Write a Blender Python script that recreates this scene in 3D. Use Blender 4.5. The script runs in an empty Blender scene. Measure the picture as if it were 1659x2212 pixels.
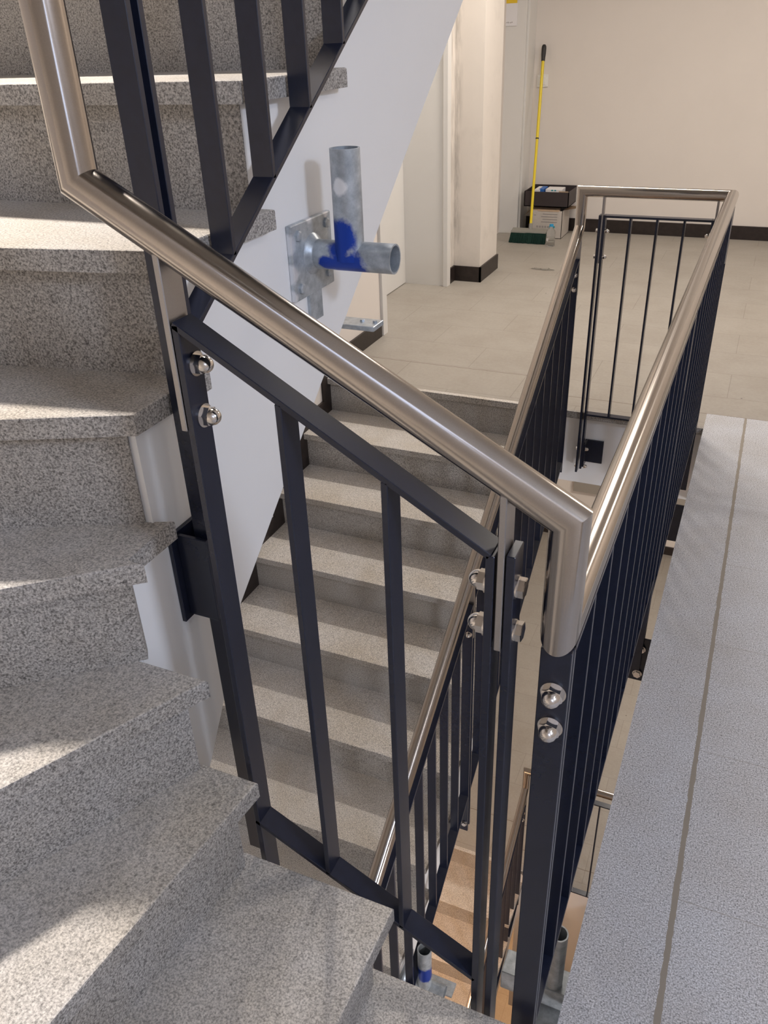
import bpy, bmesh, math, random
from mathutils import Vector, Matrix
from mathutils.geometry import tessellate_polygon
random.seed(7)
SC = bpy.context.scene
COL = SC.collection
# ------------------------------------------------------------------ dimensions (metres)
ST = 3.2654            # storey height
RI = 0.18141           # riser
GO = 0.28138           # going of the straight flights
XR = 0.0               # guard line on the right of the well
XL = -0.548            # guard line on the left of the well
YF = 2.7078            # guard line at the far end of the well
XW = -1.7616           # wall left of the stairs
TX = -0.575            # tread ends
SX = -0.60             # painted side of the flights
YE = -0.031            # inner edge of the winders

# ------------------------------------------------------------------ materials
def new_mat(name):
    m = bpy.data.materials.new(name); m.use_nodes = True
    nt = m.node_tree; b = nt.nodes['Principled BSDF']
    return m, nt, b
def N(nt, t, **kw):
    n = nt.nodes.new(t)
    for k, v in kw.items(): setattr(n, k, v)
    return n
def setin(n, **kw):
    for k, v in kw.items(): n.inputs[k.replace('_', ' ')].default_value = v
def texco(nt):
    return N(nt, 'ShaderNodeNewGeometry').outputs['Position']
def noise(nt, vec, scale, detail=2.0, rough=.5):
    n = N(nt, 'ShaderNodeTexNoise'); setin(n, Scale=scale, Detail=detail, Roughness=rough)
    nt.links.new(vec, n.inputs['Vector']); return n.outputs['Fac']
def ramp(nt, fac, stops):
    r = N(nt, 'ShaderNodeValToRGB'); e = r.color_ramp.elements
    while len(e) < len(stops): e.new(.5)
    for i, (p, c) in enumerate(stops):
        e[i].position = p; e[i].color = (c[0], c[1], c[2], 1)
    nt.links.new(fac, r.inputs['Fac']); return r.outputs['Color']
def mix(nt, fac, a, b, mode='MIX'):
    m = N(nt, 'ShaderNodeMix', data_type='RGBA', blend_type=mode)
    for sock, v in ((m.inputs['Factor'], fac), (m.inputs['A'], a), (m.inputs['B'], b)):
        if isinstance(v, (int, float)): sock.default_value = v
        elif isinstance(v, tuple): sock.default_value = (v[0], v[1], v[2], 1)
        else: nt.links.new(v, sock)
    return m.outputs['Result']
def math_(nt, op, a, b=None, c=None):
    m = N(nt, 'ShaderNodeMath', operation=op)
    for i, v in enumerate((a, b, c)):
        if v is None: continue
        if isinstance(v, (int, float)): m.inputs[i].default_value = v
        else: nt.links.new(v, m.inputs[i])
    return m.outputs[0]
def bump(nt, b, fac, strength=.2, dist=.001):
    n = N(nt, 'ShaderNodeBump'); setin(n, Strength=strength, Distance=dist)
    nt.links.new(fac, n.inputs['Height']); nt.links.new(n.outputs['Normal'], b.inputs['Normal'])

def granite(name, warm=0.0, joints=False, lift=1.0, soft=0.0, tint=None):
    m, nt, b = new_mat(name)
    P = texco(nt)
    g1 = noise(nt, P, 330, 3, .65)
    g2 = noise(nt, P, 170, 2, .6)
    g3 = noise(nt, P, 4.5, 3, .6)
    L = lift
    md = .40
    def q(v): v = v + (md-v)*soft; return (v*L, v*L*.99, v*L*.985)
    base = ramp(nt, g1, [(.36, q(.12)), (.45, q(.30)), (.55, q(.46)), (.66, q(.64))])
    dk = .45 + .45*soft
    dark = ramp(nt, g2, [(.30, (dk, dk, dk)), (.42, (1, 1, 1))])
    c = mix(nt, 1.0, base, dark, 'MULTIPLY')
    dirt = ramp(nt, g3, [(.35, (1, 1, 1)), (.7, (1 - .10 - .05*warm, 1 - .13 - .06*warm, 1 - .17 - .1*warm))])
    c = mix(nt, 1.0, c, dirt, 'MULTIPLY')
    if warm: c = mix(nt, 1.0, c, (1.03, .985, .93), 'MULTIPLY')
    if tint: c = mix(nt, 1.0, c, tint, 'MULTIPLY')
    if joints:
        s = N(nt, 'ShaderNodeSeparateXYZ'); nt.links.new(P, s.inputs[0])
        w = noise(nt, P, 38, 3, .7); w2 = noise(nt, P, 9, 2, .5)
        wob = math_(nt, 'MULTIPLY', math_(nt, 'SUBTRACT', w, .5), .006)
        d = math_(nt, 'ABSOLUTE', math_(nt, 'SUBTRACT', math_(nt, 'ADD', s.outputs[0], wob), .2005))
        lim = math_(nt, 'ADD', .0035, math_(nt, 'MULTIPLY', w2, .004))
        k = math_(nt, 'LESS_THAN', d, lim)
        c = mix(nt, k, c, (.30, .265, .22))
        # fine cross joints right of the grout line
        yy = math_(nt, 'FRACT', math_(nt, 'MULTIPLY', math_(nt, 'ADD', s.outputs[1], math_(nt, 'MULTIPLY', w, .002)), 1/.42))
        k2 = math_(nt, 'LESS_THAN', yy, .006)
        k2 = math_(nt, 'MULTIPLY', k2, math_(nt, 'GREATER_THAN', s.outputs[0], .2005))
        c = mix(nt, math_(nt, 'MULTIPLY', k2, .5), c, (.28, .25, .22))
    nt.links.new(c, b.inputs['Base Color'])
    setin(b, Roughness=.62); b.inputs['Specular IOR Level'].default_value = .35
    bump(nt, b, g1, .25, .0006)
    return m
def paint(name, col, var=.04, rough=.7, dirty=False):
    m, nt, b = new_mat(name)
    P = texco(nt)
    g = noise(nt, P, 3, 4, .6)
    c = ramp(nt, g, [(.3, tuple(x*(1-var) for x in col)), (.7, col)])
    if dirty:
        s = N(nt, 'ShaderNodeSeparateXYZ'); nt.links.new(P, s.inputs[0])
        n2 = noise(nt, P, 5, 5, .65)
        n3 = noise(nt, P, 23, 3, .6)
        sm = ramp(nt, n2, [(.52, (0, 0, 0)), (.72, (1, 1, 1))])
        c = mix(nt, math_(nt, 'MULTIPLY', math_(nt, 'MULTIPLY', sm, n3), .35), c, tuple(x*.55 for x in col))
        # rubbed, sooty streak down the inner side of the pier
        dx_ = math_(nt, 'ABSOLUTE', math_(nt, 'SUBTRACT', s.outputs[0], -1.752))
        mr = N(nt, 'ShaderNodeMapRange'); nt.links.new(dx_, mr.inputs['Value'])
        mr.inputs['From Min'].default_value = .045; mr.inputs['From Max'].default_value = .005
        mp = N(nt, 'ShaderNodeMapping'); mp.inputs['Scale'].default_value = (9, 9, 1.4); nt.links.new(P, mp.inputs['Vector'])
        st = ramp(nt, noise(nt, mp.outputs['Vector'], 2.2, 4, .7), [(.42, (0, 0, 0)), (.6, (1, 1, 1))])
        c = mix(nt, math_(nt, 'MULTIPLY', math_(nt, 'MULTIPLY', mr.outputs['Result'], st), .6), c, tuple(x*.45 for x in col))
    nt.links.new(c, b.inputs['Base Color']); setin(b, Roughness=rough)
    b.inputs['Specular IOR Level'].default_value = .25
    bump(nt, b, noise(nt, P, 420, 2), .06, .0005)
    return m
def simple(name, col, rough=.5, metal=0.0, spec=.5, var=0.0, scale=20):
    m, nt, b = new_mat(name)
    if var:
        g = noise(nt, texco(nt), scale, 3, .6)
        c = ramp(nt, g, [(.35, tuple(x*(1-var) for x in col)), (.65, tuple(min(1, x*(1+var*.4)) for x in col))])
        nt.links.new(c, b.inputs['Base Color'])
    else: b.inputs['Base Color'].default_value = (*col, 1)
    setin(b, Roughness=rough, Metallic=metal); b.inputs['Specular IOR Level'].default_value = spec
    return m
def tile_floor(name):
    m, nt, b = new_mat(name)
    P = texco(nt)
    br = N(nt, 'ShaderNodeTexBrick', offset=.5)
    mp = N(nt, 'ShaderNodeMapping'); nt.links.new(P, mp.inputs['Vector'])
    mp.inputs['Location'].default_value = (.20, -3.085 + .62*5, 0)
    nt.links.new(mp.outputs['Vector'], br.inputs['Vector'])
    br.inputs['Color1'].default_value = (.365, .335, .295, 1); br.inputs['Color2'].default_value = (.38, .348, .305, 1)
    br.inputs['Mortar'].default_value = (.27, .245, .21, 1)
    setin(br, Scale=1.0, Mortar_Size=.0016, Mortar_Smooth=.3)
    br.inputs['Brick Width'].default_value = .62; br.inputs['Row Height'].default_value = .31
    g = noise(nt, P, 60, 4, .7); g3 = noise(nt, P, 3.5, 5, .65)
    c = mix(nt, 1.0, br.outputs['Color'], ramp(nt, g, [(.3, (.93, .925, .92)), (.7, (1.04, 1.04, 1.04))]), 'MULTIPLY')
    c = mix(nt, 1.0, c, ramp(nt, g3, [(.4, (1, 1, 1)), (.75, (.87, .85, .83))]), 'MULTIPLY')
    # the strong joint across the landing
    s = N(nt, 'ShaderNodeSeparateXYZ'); nt.links.new(P, s.inputs[0])
    wob = math_(nt, 'MULTIPLY', math_(nt, 'SUBTRACT', noise(nt, P, 12, 3), .5), .010)
    yc = math_(nt, 'SUBTRACT', math_(nt, 'ADD', s.outputs[1], wob), math_(nt, 'ADD', 2.876, math_(nt, 'MULTIPLY', math_(nt, 'LESS_THAN', s.outputs[0], -.62), .195)))
    k = math_(nt, 'LESS_THAN', math_(nt, 'ABSOLUTE', yc), .0035)
    c = mix(nt, math_(nt, 'MULTIPLY', k, .8), c, (.20, .165, .13))
    # scattered grit
    v = N(nt, 'ShaderNodeTexVoronoi'); setin(v, Scale=5.0); nt.links.new(P, v.inputs['Vector'])
    c = mix(nt, math_(nt, 'LESS_THAN', v.outputs['Distance'], .022), c, (.1, .09, .08))
    nt.links.new(c, b.inputs['Base Color']); setin(b, Roughness=.5); b.inputs['Specular IOR Level'].default_value = .35
    return m
def steel(name, col=(.46, .415, .375), rough=.27):
    m, nt, b = new_mat(name)
    g = noise(nt, texco(nt), 900, 2, .5)
    nt.links.new(ramp(nt, g, [(.3, tuple(x*.93 for x in col)), (.7, col)]), b.inputs['Base Color'])
    setin(b, Metallic=1.0, Roughness=rough)
    return m
def galv(name, blue=None):
    m, nt, b = new_mat(name)
    P = texco(nt)
    g = noise(nt, P, 45, 4, .65)
    c = ramp(nt, g, [(.3, (.30, .33, .36)), (.6, (.48, .52, .555)), (.8, (.64, .68, .71))])
    rg = .42
    if blue:
        # spray-paint patch and plaster smears around given points
        for (x, y, z, r, colr) in blue:
            d = N(nt, 'ShaderNodeVectorMath', operation='DISTANCE'); nt.links.new(P, d.inputs[0]); d.inputs[1].default_value = (x, y, z)
            n2 = noise(nt, P, 30, 4, .7)
            dd = math_(nt, 'ADD', d.outputs['Value'], math_(nt, 'MULTIPLY', math_(nt, 'SUBTRACT', n2, .5), r*.9))
            f = N(nt, 'ShaderNodeMapRange'); nt.links.new(dd, f.inputs['Value'])
            f.inputs['From Min'].default_value = r; f.inputs['From Max'].default_value = r*.72
            c = mix(nt, f.outputs['Result'], c, colr)
    nt.links.new(c, b.inputs['Base Color']); setin(b, Metallic=.4, Roughness=.36)
    bump(nt, b, g, .3, .001)
    return m
def glass(name, col=(.93, .96, .97), rough=.05):
    m, nt, b = new_mat(name)
    b.inputs['Base Color'].default_value = (*col, 1)
    setin(b, Roughness=rough, IOR=1.12); b.inputs['Transmission Weight'].default_value = 1.0
    return m

M = dict(
    granite=granite('granite_sawn_edge', lift=.93, warm=.3, soft=.12),
    granite_top=granite('granite_flamed_tread', lift=1.52, warm=.6, soft=.3),
    granite_rising=granite('granite_brown_tread', lift=1.24, warm=.9, soft=.38),  # darker, browner tread top for the rising flight
    granite_floor=granite('granite_floor', joints=True, lift=1.46, soft=.22, tint=(.955, .975, 1.03)),
    tile=tile_floor('beige_floor_tile'),
    wall=paint('cream_wall_paint', (.78, .72, .66), .03, .8),
    wall_dirty=paint('scuffed_cream_paint', (.78, .72, .65), .05, .8, True),
    white=paint('white_plaster', (.87, .86, .845), .02, .7),
    door=paint('white_door', (.74, .72, .685), .02, .45),
    base=simple('dark_brown_skirting_tile', (.028, .02, .018), .4, 0, .4, .3, 30),
    dark=simple('dark_powder_coat', (.012, .0155, .032), .27, 0, .5, .12, 60),
    rail=steel('brushed_stainless', rough=.175),
    flat=steel('stainless_flat_bar', (.42, .40, .39), .45),
    bolt=steel('polished_bolt', (.72, .68, .64), .16),
    galv=galv('galvanised_steel'),
    yellow=simple('yellow_pole', (.78, .60, .02), .32),
    grip=simple('black_grip', (.02, .018, .018), .5),
    bristle=simple('green_bristles', (.012, .04, .03), .85, 0, .2, .5, 200),
    block=simple('grey_broom_block', (.25, .24, .21), .6),
    tray=simple('dark_brown_plastic', (.035, .026, .028), .5),
    carton=simple('pale_carton', (.55, .50, .45), .7, 0, .2, .06, 30),
    kraft=simple('kraft_card', (.42, .30, .20), .8, 0, .2, .1, 40),
    print=simple('grey_print', (.34, .31, .29), .7),
    blue=simple('blue_print', (.02, .13, .45), .5),
    teal=simple('teal_print', (.02, .30, .36), .5),
    paper=simple('white_paper', (.80, .78, .78), .7),
    ypaper=simple('yellow_print', (.80, .55, .03), .6),
    black=simple('black_print', (.02, .02, .02), .6),
    cap=simple('blue_cap', (.03, .34, .62), .35),
    pet=glass('clear_plastic'),
    socket=simple('cream_socket', (.85, .83, .78), .35),
    trunk=simple('grey_trunking', (.33, .30, .26), .5),
    lamp=None,
)
BLUE = (.005, .045, .36)
M['galv_a'] = galv('galvanised_blue_spray', [(-.525, .545, 1.205, .036, BLUE), (-.512, .550, 1.150, .040, BLUE), (-.553, .55, 1.158, .018, BLUE), (-.60, .500, 1.20, .022, (.74, .75, .78)), (-.60, .500, 1.15, .020, (.74, .75, .78)), (-.60, .500, 1.11, .016, (.74, .75, .78)), (-.60, .57, 1.232, .016, (.74, .75, .78)), (-.60, .63, 1.232, .014, (.74, .75, .78)), (-.5165, .545, 1.287, .015, (.85, .86, .88)), (-.60, .58, 1.17, .030, (.62, .63, .65))])
M['galv_b'] = galv('galvanised_blue_spray_low', [(-.51, .84, -1.40, .045, BLUE), (-.51, .81, -1.36, .014, (.8, .82, .85))])

# ------------------------------------------------------------------ mesh helpers
def link(name, bm, mat, parent=None, smooth=None):
    me = bpy.data.meshes.new(name)
    bmesh.ops.recalc_face_normals(bm, faces=bm.faces)
    bm.to_mesh(me); bm.free()
    me.materials.append(M[mat] if isinstance(mat, str) else mat)
    if name == 'tread':            # flamed top, darker on the rising flight; sawn edges
        me.materials.append(M['granite_rising' if parent.get('group') == 'granite steps of the rising flight' else 'granite_top'])
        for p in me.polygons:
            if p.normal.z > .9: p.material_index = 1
    if smooth:
        me.polygons.foreach_set('use_smooth', [True]*len(me.polygons))
        me.set_sharp_from_angle(angle=math.radians(smooth))
    o = bpy.data.objects.new(name, me); COL.objects.link(o)
    if parent:
        o.parent = parent
        o.matrix_parent_inverse = Matrix.Translation(-Vector(parent.location))
    return o
def thing(name, label, cat, loc=(0, 0, 0), group=None):
    o = bpy.data.objects.new(name, None); COL.objects.link(o); o.location = loc
    o.empty_display_size = .05
    o['label'] = label; o['category'] = cat
    if group: o['group'] = group
    return o
def tag(o, label, cat, group=None):
    o['label'] = label; o['category'] = cat
    if group: o['group'] = group
    return o
def struct(name, bm, mat, parent=None):
    o = link(name, bm, mat, parent)
    if not parent: o['kind'] = 'structure'
    return o
def box(bm, x0, x1, y0, y1, z0, z1, bev=0):
    vs = [bm.verts.new((x, y, z)) for x in (x0, x1) for y in (y0, y1) for z in (z0, z1)]
    F = [(0, 1, 3, 2), (4, 6, 7, 5), (0, 4, 5, 1), (2, 3, 7, 6), (0, 2, 6, 4), (1, 5, 7, 3)]
    fs = [bm.faces.new([vs[i] for i in f]) for f in F]
    if bev:
        es = set(e for f in fs for e in f.edges)
        bmesh.ops.bevel(bm, geom=list(es), offset=bev, segments=2, affect='EDGES', profile=.5)
    return bm
def B(): return bmesh.new()
def prism(bm, pts, z0, z1, bev=0):
    """vertical prism over a plan polygon"""
    n = len(pts)
    a = [bm.verts.new((p[0], p[1], z0)) for p in pts]; b = [bm.verts.new((p[0], p[1], z1)) for p in pts]
    bm.faces.new(a[::-1]); top = bm.faces.new(b)
    for i in range(n): bm.faces.new((a[i], a[(i+1) % n], b[(i+1) % n], b[i]))
    if bev: bmesh.ops.bevel(bm, geom=list(top.edges), offset=bev, segments=2, affect='EDGES', profile=.5)
    return bm
def prism_x(bm, pts, x0, x1):
    """prism along X over a (y,z) polygon"""
    n = len(pts)
    a = [bm.verts.new((x0, p[0], p[1])) for p in pts]; b = [bm.verts.new((x1, p[0], p[1])) for p in pts]
    for tri in tessellate_polygon([[Vector((p[0], p[1], 0)) for p in pts]]):
        bm.faces.new([a[i] for i in tri]); bm.faces.new([b[i] for i in tri])
    for i in range(n): bm.faces.new((a[i], a[(i+1) % n], b[(i+1) % n], b[i]))
    return bm
def stepped_side(bm, top, bot, x0, x1):
    """solid between a stepped upper line and a lower line, both given as (y, z) along rising y"""
    def at(line, y, side):
        e = 1e-6*side
        for (ya, za), (yb, zb_) in zip(line, line[1:]):
            if ya-1e-9 <= y+e <= yb+1e-9 and yb-ya > 1e-9: return za+(zb_-za)*(y-ya)/(yb-ya)
        return line[0][1] if y <= line[0][0] else line[-1][1]
    ys = sorted(set(round(p[0], 6) for p in top+bot))
    prev = None
    for ya, yb in zip(ys, ys[1:]):
        q = [(ya, at(bot, ya, 1)), (yb, at(bot, yb, -1)), (yb, at(top, yb, -1)), (ya, at(top, ya, 1))]
        A = [bm.verts.new((x0, y, z)) for y, z in q]; C_ = [bm.verts.new((x1, y, z)) for y, z in q]
        bm.faces.new(A); bm.faces.new(C_[::-1])
        bm.faces.new((A[0], C_[0], C_[1], A[1])); bm.faces.new((A[2], C_[2], C_[3], A[3]))
        zt0 = prev if prev is not None else q[0][1]
        if abs(q[3][1]-zt0) > 1e-5:
            w_ = [bm.verts.new((x, ya, z)) for x, z in ((x0, zt0), (x1, zt0), (x1, q[3][1]), (x0, q[3][1]))]; bm.faces.new(w_)
        prev = q[2][1]; last = q
    w_ = [bm.verts.new((x, last[1][0], z)) for x, z in ((x0, last[1][1]), (x1, last[1][1]), (x1, last[2][1]), (x0, last[2][1]))]; bm.faces.new(w_)
    bmesh.ops.remove_doubles(bm, verts=bm.verts, dist=1e-5)
    return bm
def bar(bm, P, Q, wdir, w, t, bev=.0008):
    """flat bar from P to Q; w wide along wdir, t thick"""
    P = Vector(P); Q = Vector(Q); d = (Q-P).normalized(); W = Vector(wdir).normalized()
    T = d.cross(W).normalized(); W = T.cross(d).normalized()
    vs = []
    for X in (P, Q):
        for a, b_ in ((-1, -1), (1, -1), (1, 1), (-1, 1)): vs.append(bm.verts.new(X + W*(a*w/2) + T*(b_*t/2)))
    fs = [bm.faces.new([vs[i] for i in f]) for f in ((3, 2, 1, 0), (4, 5, 6, 7), (0, 1, 5, 4), (1, 2, 6, 5), (2, 3, 7, 6), (3, 0, 4, 7))]
    if bev: bmesh.ops.bevel(bm, geom=list(set(e for f in fs for e in f.edges)), offset=bev, segments=1, affect='EDGES')
    return bm
def cyl(bm, P, Q, r, seg=24, cap=True, r2=None):
    P = Vector(P); Q = Vector(Q); d = (Q-P).normalized(); r2 = r if r2 is None else r2
    u = d.orthogonal().normalized(); v = d.cross(u)
    ra = [bm.verts.new(P + (u*math.cos(a)+v*math.sin(a))*r) for a in [2*math.pi*i/seg for i in range(seg)]]
    rb = [bm.verts.new(Q + (u*math.cos(a)+v*math.sin(a))*r2) for a in [2*math.pi*i/seg for i in range(seg)]]
    for i in range(seg): bm.faces.new((ra[i], ra[(i+1) % seg], rb[(i+1) % seg], rb[i]))
    if cap: bm.faces.new(ra[::-1]); bm.faces.new(rb)
    return bm
def lathe(bm, P, d, prof, seg=20):
    """surface of revolution: prof = [(distance along d, radius)]"""
    P = Vector(P); d = Vector(d).normalized(); u = d.orthogonal().normalized(); v = d.cross(u); rings = []
    for s, r in prof:
        if r < 1e-6: rings.append([bm.verts.new(P+d*s)])
        else: rings.append([bm.verts.new(P + d*s + (u*math.cos(2*math.pi*i/seg)+v*math.sin(2*math.pi*i/seg))*r) for i in range(seg)])
    for A, Bq in zip(rings, rings[1:]):
        for i in range(seg):
            j = (i+1) % seg
            if len(A) == 1 and len(Bq) == 1: continue
            if len(A) == 1: bm.faces.new((A[0], Bq[i], Bq[j]))
            elif len(Bq) == 1: bm.faces.new((A[i], A[j], Bq[0]))
            else: bm.faces.new((A[i], A[j], Bq[j], Bq[i]))
    return bm
def pipe_open(bm, P, Q, r, wall=.003, seg=32):
    """tube with an open, hollow far end"""
    L = (Vector(Q)-Vector(P)).length
    return lathe(bm, P, Vector(Q)-Vector(P), [(0, 0), (0, r), (L, r), (L, r-wall), (.02, r-wall), (.02, 0)], seg)
def mitre_tube(bm, pts, r, seg=32):
    pts = [Vector(p) for p in pts]; n = len(pts)
    dirs = [(pts[i+1]-pts[i]).normalized() for i in range(n-1)]
    u = dirs[0].orthogonal().normalized(); v = dirs[0].cross(u)
    ring = [u*math.cos(2*math.pi*i/seg)*r + v*math.sin(2*math.pi*i/seg)*r for i in range(seg)]
    rings = [[pts[0]+q for q in ring]]
    for i in range(1, n):
        if i < n-1:
            nrm = (dirs[i-1] + dirs[i]).normalized()
        else: nrm = dirs[i-1]
        prev = rings[-1]; new = []
        for q in prev:
            d = dirs[i-1]; t = (pts[i]-q).dot(nrm)/d.dot(nrm); new.append(q + d*t)
        rings.append(new)
    V = [[bm.verts.new(q) for q in R_] for R_ in rings]
    for A, C_ in zip(V, V[1:]):
        for i in range(seg): bm.faces.new((A[i], A[(i+1) % seg], C_[(i+1) % seg], C_[i]))
    bm.faces.new(V[0][::-1]); bm.faces.new(V[-1])
    return bm
def copy_tree(o, dz, label=None, parent=None, group=None):
    c = o.copy(); COL.objects.link(c)
    if parent:
        c.parent = parent; c.matrix_parent_inverse = o.matrix_parent_inverse.copy()
    else:
        c.location.z += dz
        if label: c['label'] = label
        if group: c['group'] = group
    for ch in [x for x in list(bpy.data.objects) if x.parent == o]: copy_tree(ch, 0, parent=c)
    return c

def acorn(P, d, parent, s=1.0):
    """washer and domed nut standing on P, pointing along d"""
    bm = B(); d = Vector(d).normalized(); P = Vector(P)
    lathe(bm, P, d, [(0, 0), (0, .0115*s), (.0018*s, .0115*s), (.0018*s, 0)], 24)
    lathe(bm, P + d*.0018*s, d, [(0, 0), (0, .0098*s), (.007*s, .0098*s), (.0075*s, .0085*s)], 6)
    lathe(bm, P + d*.008*s, d, [(0, .0085*s), (.003*s, .0084*s), (.006*s, .0072*s), (.0085*s, .005*s), (.0098*s, .0025*s), (.0102*s, 0)], 20)
    return link('domed_nut', bm, 'bolt', parent, 40)
def hexhead(P, d, parent, s=1.0):
    bm = B(); d = Vector(d).normalized(); P = Vector(P)
    lathe(bm, P, d, [(0, 0), (0, .0115*s), (.0016*s, .0115*s), (.0016*s, 0)], 24)
    lathe(bm, P + d*.0016*s, d, [(0, 0), (0, .0100*s), (.0058*s, .0100*s), (.0065*s, .0090*s), (.0065*s, 0)], 6)
    return link('bolt_head', bm, 'bolt', parent, 30)

# ------------------------------------------------------------------ room shell
def floor_slab(zf, granite_near=True):
    tag_ = []
    bm = B(); box(bm, XR+.042, 2.6, -1.7, 2.876, zf-.03, zf); o = struct('floor', bm, 'granite_floor')
    bm = B()
    box(bm, -.62, 2.6, 2.876, 6.87 if zf < 0 else 6.39, zf-.03, zf)
    box(bm, -.62, XR+.042, 2.7235, 2.876, zf-.03, zf)
    box(bm, -2.1, -.62, 2.74, 6.87 if zf < 0 else 6.39, zf-.03, zf)
    struct('floor', bm, 'tile')
    # granite edging where the slab meets the well and the stair head
    bm = B(); box(bm, TX, XR+.042, 2.7235-.012, 2.7235, zf-.033, zf-.0005); struct('trim_1', bm, 'granite')
    bm = B()
    box(bm, .06, 2.6, -1.7, 2.765, zf-.38, zf-.03)
    box(bm, -2.1, 2.6, 2.765, 6.87 if zf < 0 else 6.39, zf-.38, zf-.03)
    struct('ceiling', bm, 'white')
floor_slab(0.0)
floor_slab(-ST)
floor_slab(ST)
bm = B(); box(bm, -2.3, 2.7, -1.8, 6.9, -2*ST-.1, -2*ST); struct('floor', bm, 'tile')
bm = B(); box(bm, -2.3, 2.7, -1.8, 6.5, 6.25, 6.35); struct('ceiling', bm, 'white')
bm = B(); box(bm, -2.3, 2.7, 6.39, 6.55, -.4, 6.25); struct('wall_back', bm, 'wall')
bm = B(); box(bm, -2.3, 2.7, 6.87, 7.0, -2*ST, -.38); struct('wall_back', bm, 'wall')
bm = B(); box(bm, 2.6, 2.75, -1.8, 7.0, -2*ST, 6.25); struct('wall_right', bm, 'wall')
bm = B(); box(bm, -2.3, 2.7, -1.85, -1.7, -2*ST, 6.25); struct('wall_front', bm, 'wall')
bm = B(); box(bm, -1.95, XW, -1.75, 3.415, -2*ST, 6.25); struct('wall_left', bm, 'wall')
bm = B(); box(bm, -2.3, -2.10, 3.3, 7.0, -2*ST, 6.25)
box(bm, -2.12, -1.90, 5.03, 6.39, 0, 2.9)
box(bm, -2.10, -1.77, 3.415, 4.5, 2.1, 2.9)
struct('wall_left', bm, 'wall')
# the projecting pier
bm = B(); box(bm, -2.10, -1.58, 4.65, 5.03, 0, 2.89); struct('wall_pier', bm, 'wall_dirty')
bm = B(); box(bm, -2.10, -1.765, 4.53, 4.65, 0, 2.89); struct('wall_pier', bm, 'wall_dirty')
bm = B(); box(bm, -.62, 2.6, 2.80, 2.95, -5.0, -ST-.38); struct('wall_lower', bm, 'white')
# skirtings
bm = B(); box(bm, -1.735, 2.6, 6.372, 6.39, 0, .10); struct('baseboard_back', bm, 'base')
bm = B(); box(bm, -1.9, 2.6, 6.852, 6.87, -ST, -ST+.09); struct('baseboard_back', bm, 'base')
bm = B(); box(bm, -1.765, -1.568, 4.638, 4.65, 0, .10); box(bm, -1.58, -1.568, 4.638, 5.04, 0, .10)
box(bm, -1.765, -1.753, 4.535, 4.64, 0, .10); struct('baseboard_pier', bm, 'base')
bm = B(); box(bm, XW, XW+.012, 2.745, 3.40, 0, .095); struct('baseboard_left', bm, 'base')
# niche with a white door and its frame
bm = B(); box(bm, -2.10, XW+.016, 3.415, 3.475, 0, 2.16, .002); box(bm, -1.777, XW+.016, 4.47, 4.53, 0, 2.16, .002)
box(bm, -2.10, -1.777, 4.484, 4.53, 0, 2.10); box(bm, -1.80, XW+.012, 3.415, 4.53, 2.10, 2.16)
d1 = struct('door_1', bm, 'door')
bm = B(); box(bm, -2.10, -2.052, 3.475, 4.484, .004, 2.09, .002); struct('door_leaf', bm, 'door', d1)
# second door, end-on in the far corner
bm = B(); box(bm, -2.10, -1.745, 6.16, 6.39, 0, 2.2, .002); d2 = struct('door_2', bm, 'door')
bm = B(); box(bm, -1.745, -1.728, 6.185, 6.39, 0, 2.2, .002); struct('door_frame', bm, 'door', d2)
# notice on that door
t = thing('paper_notice', 'white paper notice with a yellow band taped to the door beyond the pier', 'notice', (-1.87, 6.155, 1.49))
bm = B(); box(bm, -1.99, -1.815, 6.155, 6.1595, 1.490, 1.634); sheet = link('sheet', bm, 'paper', t)
bm = B(); box(bm, -1.99, -1.818, 6.1535, 6.1555, 1.634, 1.72); link('yellow_band', bm, 'ypaper', t)['label'] = 'yellow band'
bm = B(); lathe(bm, (-1.928, 6.1553, 1.572), (0, -1, 0), [(0, .018), (.0008, .018), (.0008, .024), (0, .024)], 24); link('printed_mark', bm, 'black', sheet)
bm = B()
for k in range(6): box(bm, -1.905+k*.010, -1.899+k*.010, 6.1545, 6.1555, 1.508+.002*(k % 2), 1.513+.002*(k % 3))
link('small_print', bm, 'print', sheet)
# wall details of the lower hall
t = thing('cable_trunking', 'long grey cable trunking low on the lower back wall', 'cable trunking', (-.2, 6.86, -ST+.31))
bm = B(); box(bm, -1.2, 1.2, 6.84, 6.8695, -ST+.30, -ST+.375); link('duct', bm, 'trunk', t)
bm = B(); box(bm, -1.2, 1.2, 6.82, 6.8695, -ST+.58, -ST+.70); link('duct', bm, 'trunk', t)

# ------------------------------------------------------------------ stairs
WELL = None
def clip(poly, P, n):
    """keep the part of a polygon where (x-P).n >= 0"""
    out = []
    for i in range(len(poly)):
        a = poly[i]; b_ = poly[(i+1) % len(poly)]
        da = (a[0]-P[0])*n[0]+(a[1]-P[1])*n[1]; db = (b_[0]-P[0])*n[0]+(b_[1]-P[1])*n[1]
        if da >= 0: out.append(a)
        if (da >= 0) != (db >= 0):
            t = da/(da-db); out.append((a[0]+(b_[0]-a[0])*t, a[1]+(b_[1]-a[1])*t))
    return out
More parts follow.
